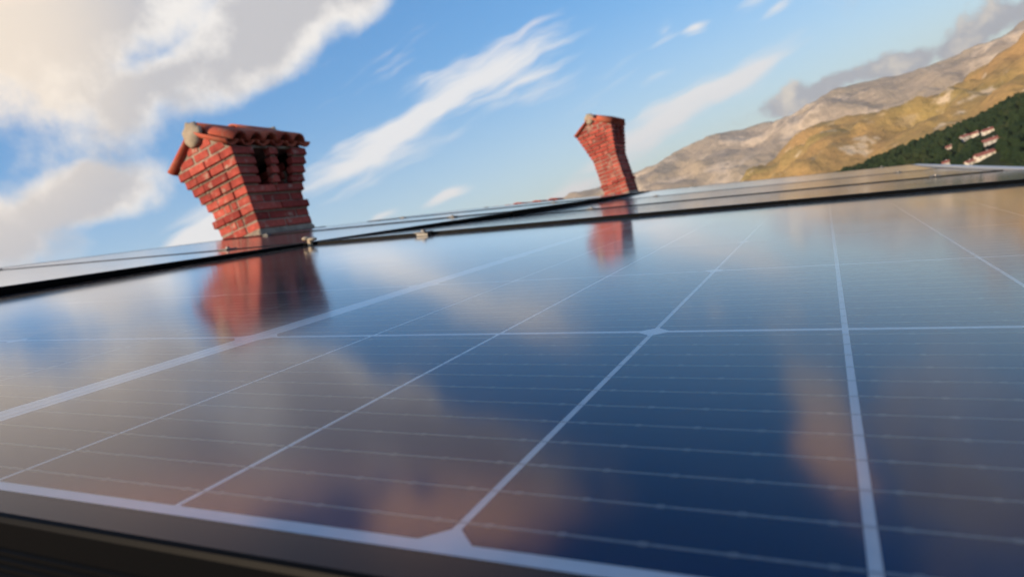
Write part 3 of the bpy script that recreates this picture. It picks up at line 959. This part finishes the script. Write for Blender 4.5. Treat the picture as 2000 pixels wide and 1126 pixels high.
    for sgn in (-1, 1):
        y0, y1 = sorted((sgn * (hy - 0.005), sgn * (hy - T + 0.01)))
        g = [(-hx + 0.01, y0, ztop - JT), (hx - 0.01, y0, ztop - JT), (0, y0, ztop + gh + 0.012)]
        g += [(x, y1, z) for x, _, z in g]
        mort.add(g, [(0, 1, 2), (5, 4, 3), (0, 3, 4, 1), (1, 4, 5, 2), (2, 5, 3, 0)])
    mort.box(-hx + 0.02, hx - 0.02, -hy + T - 0.008, hy - T + 0.008, ztop - 0.012, ztop + 0.004)  # unseen slab added to keep light from above out of the openings
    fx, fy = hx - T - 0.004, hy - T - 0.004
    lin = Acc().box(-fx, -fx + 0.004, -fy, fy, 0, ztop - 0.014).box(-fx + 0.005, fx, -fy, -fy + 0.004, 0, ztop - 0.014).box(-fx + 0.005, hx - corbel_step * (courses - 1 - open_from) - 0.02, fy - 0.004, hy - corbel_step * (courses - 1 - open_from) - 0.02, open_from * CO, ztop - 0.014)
    obj('sooty_shade_lining', lin.mesh('sooty_shade_lining', M['soot']), None, t)['kind'] = 'stuff'  # sooty lining, blackened to stand in for shade inside the openings
    obj('mortar', mort.mesh('mortar', M['mortar']), None, t)
    # roof tiles on both slopes
    L = 2 * hy - 0.02
    pit = L / tile_n
    slope = (hx + 0.02) / math.cos(pitch)
    sc = pit / 0.112
    for sgn in (1, -1):
        for i in range(tile_n):
            if sgn < 0 and i == 0: continue
            yy = -L / 2 + pit * (i + 0.5)
            # tile axis runs from eave up to ridge
            m_ = Matrix.Translation((sgn * (hx + 0.02), yy, ztop + 0.028 - 0.02 * math.tan(pitch) + 0.004 * rnd())) @ Matrix.Rotation(R(90) * sgn, 4, 'Z') @ Matrix.Rotation(pitch, 4, 'X') @ Matrix.Diagonal((sc, slope / 0.30, sc, 1))
            obj('cap_tile', TILE, None, t, m_)
        # pan tiles below, turned over
        for i in range(tile_n + 1):
            yy = -L / 2 + pit * i
            m_ = Matrix.Translation((sgn * (hx + 0.024), yy, ztop + 0.040 - 0.024 * math.tan(pitch))) @ Matrix.Rotation(R(90) * sgn, 4, 'Z') @ Matrix.Rotation(pitch, 4, 'X') @ Matrix.Rotation(math.pi, 4, 'Y') @ Matrix.Diagonal((sc * 0.8, slope / 0.30, sc * 0.6, 1))
            obj('cap_tile', TILE, None, t, m_)
    rl = (L + 0.02) / 2
    RT2 = mesh_from('cap_ridge_tile', *half_tube(0.078, 0.064, rl + 0.03, 0.012, 10), M['tile'], True)
    for i in range(2):
        obj('cap_ridge_tile', RT2, None, t, Matrix.Translation((0, -L / 2 - 0.01 + i * (rl - 0.015), ztop + gh + 0.020 + 0.006 * i)))
    # rounded mortar plug closing the ridge end
    bmx = bmesh.new()
    bmesh.ops.create_uvsphere(bmx, u_segments=16, v_segments=10, radius=0.082)
    for vtx in bmx.verts:
        vtx.co.y *= 0.42
        vtx.co *= 1 + 0.30 * noise.noise(vtx.co * 26)
    me = bpy.data.meshes.new('ridge_plug'); bmx.to_mesh(me); bmx.free(); me.materials.append(M['concrete'])
    for p in me.polygons: p.use_smooth = True
    for sgn in (-1, 1):
        obj('ridge_plug', me, None, t, Matrix.Translation((0, sgn * (L / 2 + 0.018), ztop + gh + 0.014)))
    return t
def at_depth(x, y, depth):
    d = RIGHT * ((x - 1000) / FPX) + DOWN * ((y - 563) / FPX) + FWD
    return CAMP + d * depth
chimney('wide brick chimney with two dark smoke openings and a wavy tiled cap', at_depth(507, 446, 4.45), 0.36, 0.52, 9, 2, 4, 0.018, 5, 5)
chimney('tall slender brick chimney with a small tiled cap standing before the mountains', at_depth(1228, 372, 10.8), 0.40, 0.62, 18, 3, 11, 0.014, 14, 5)

# ------------------------------------------------------------------ the evening air
hz = obj('haze', Acc().box(-26000, 26000, -3000, 26000, -175, 1750).mesh('haze'))
hm = bpy.data.materials.new('thin_evening_haze'); hm.use_nodes = True
hm.node_tree.nodes.clear()
pv_ = hm.node_tree.nodes.new('ShaderNodeVolumePrincipled'); pv_.inputs['Color'].default_value = (0.96, 0.92, 0.88, 1)
pv_.inputs['Density'].default_value = 0.000034; pv_.inputs['Anisotropy'].default_value = 0.2
ho = hm.node_tree.nodes.new('ShaderNodeOutputMaterial'); hm.node_tree.links.new(pv_.outputs[0], ho.inputs['Volume'])
hz.data.materials.append(hm); hz['kind'] = 'stuff'

# render settings used when run by hand
scene.render.engine = 'CYCLES'
scene.render.resolution_x = 1024
scene.render.resolution_y = 576
scene.cycles.max_bounces = 5
scene.cycles.diffuse_bounces = 2
scene.cycles.glossy_bounces = 4
world.cycles.sampling_method = 'MANUAL'
world.cycles.sample_map_resolution = 512
scene.cycles.transparent_max_bounces = 16
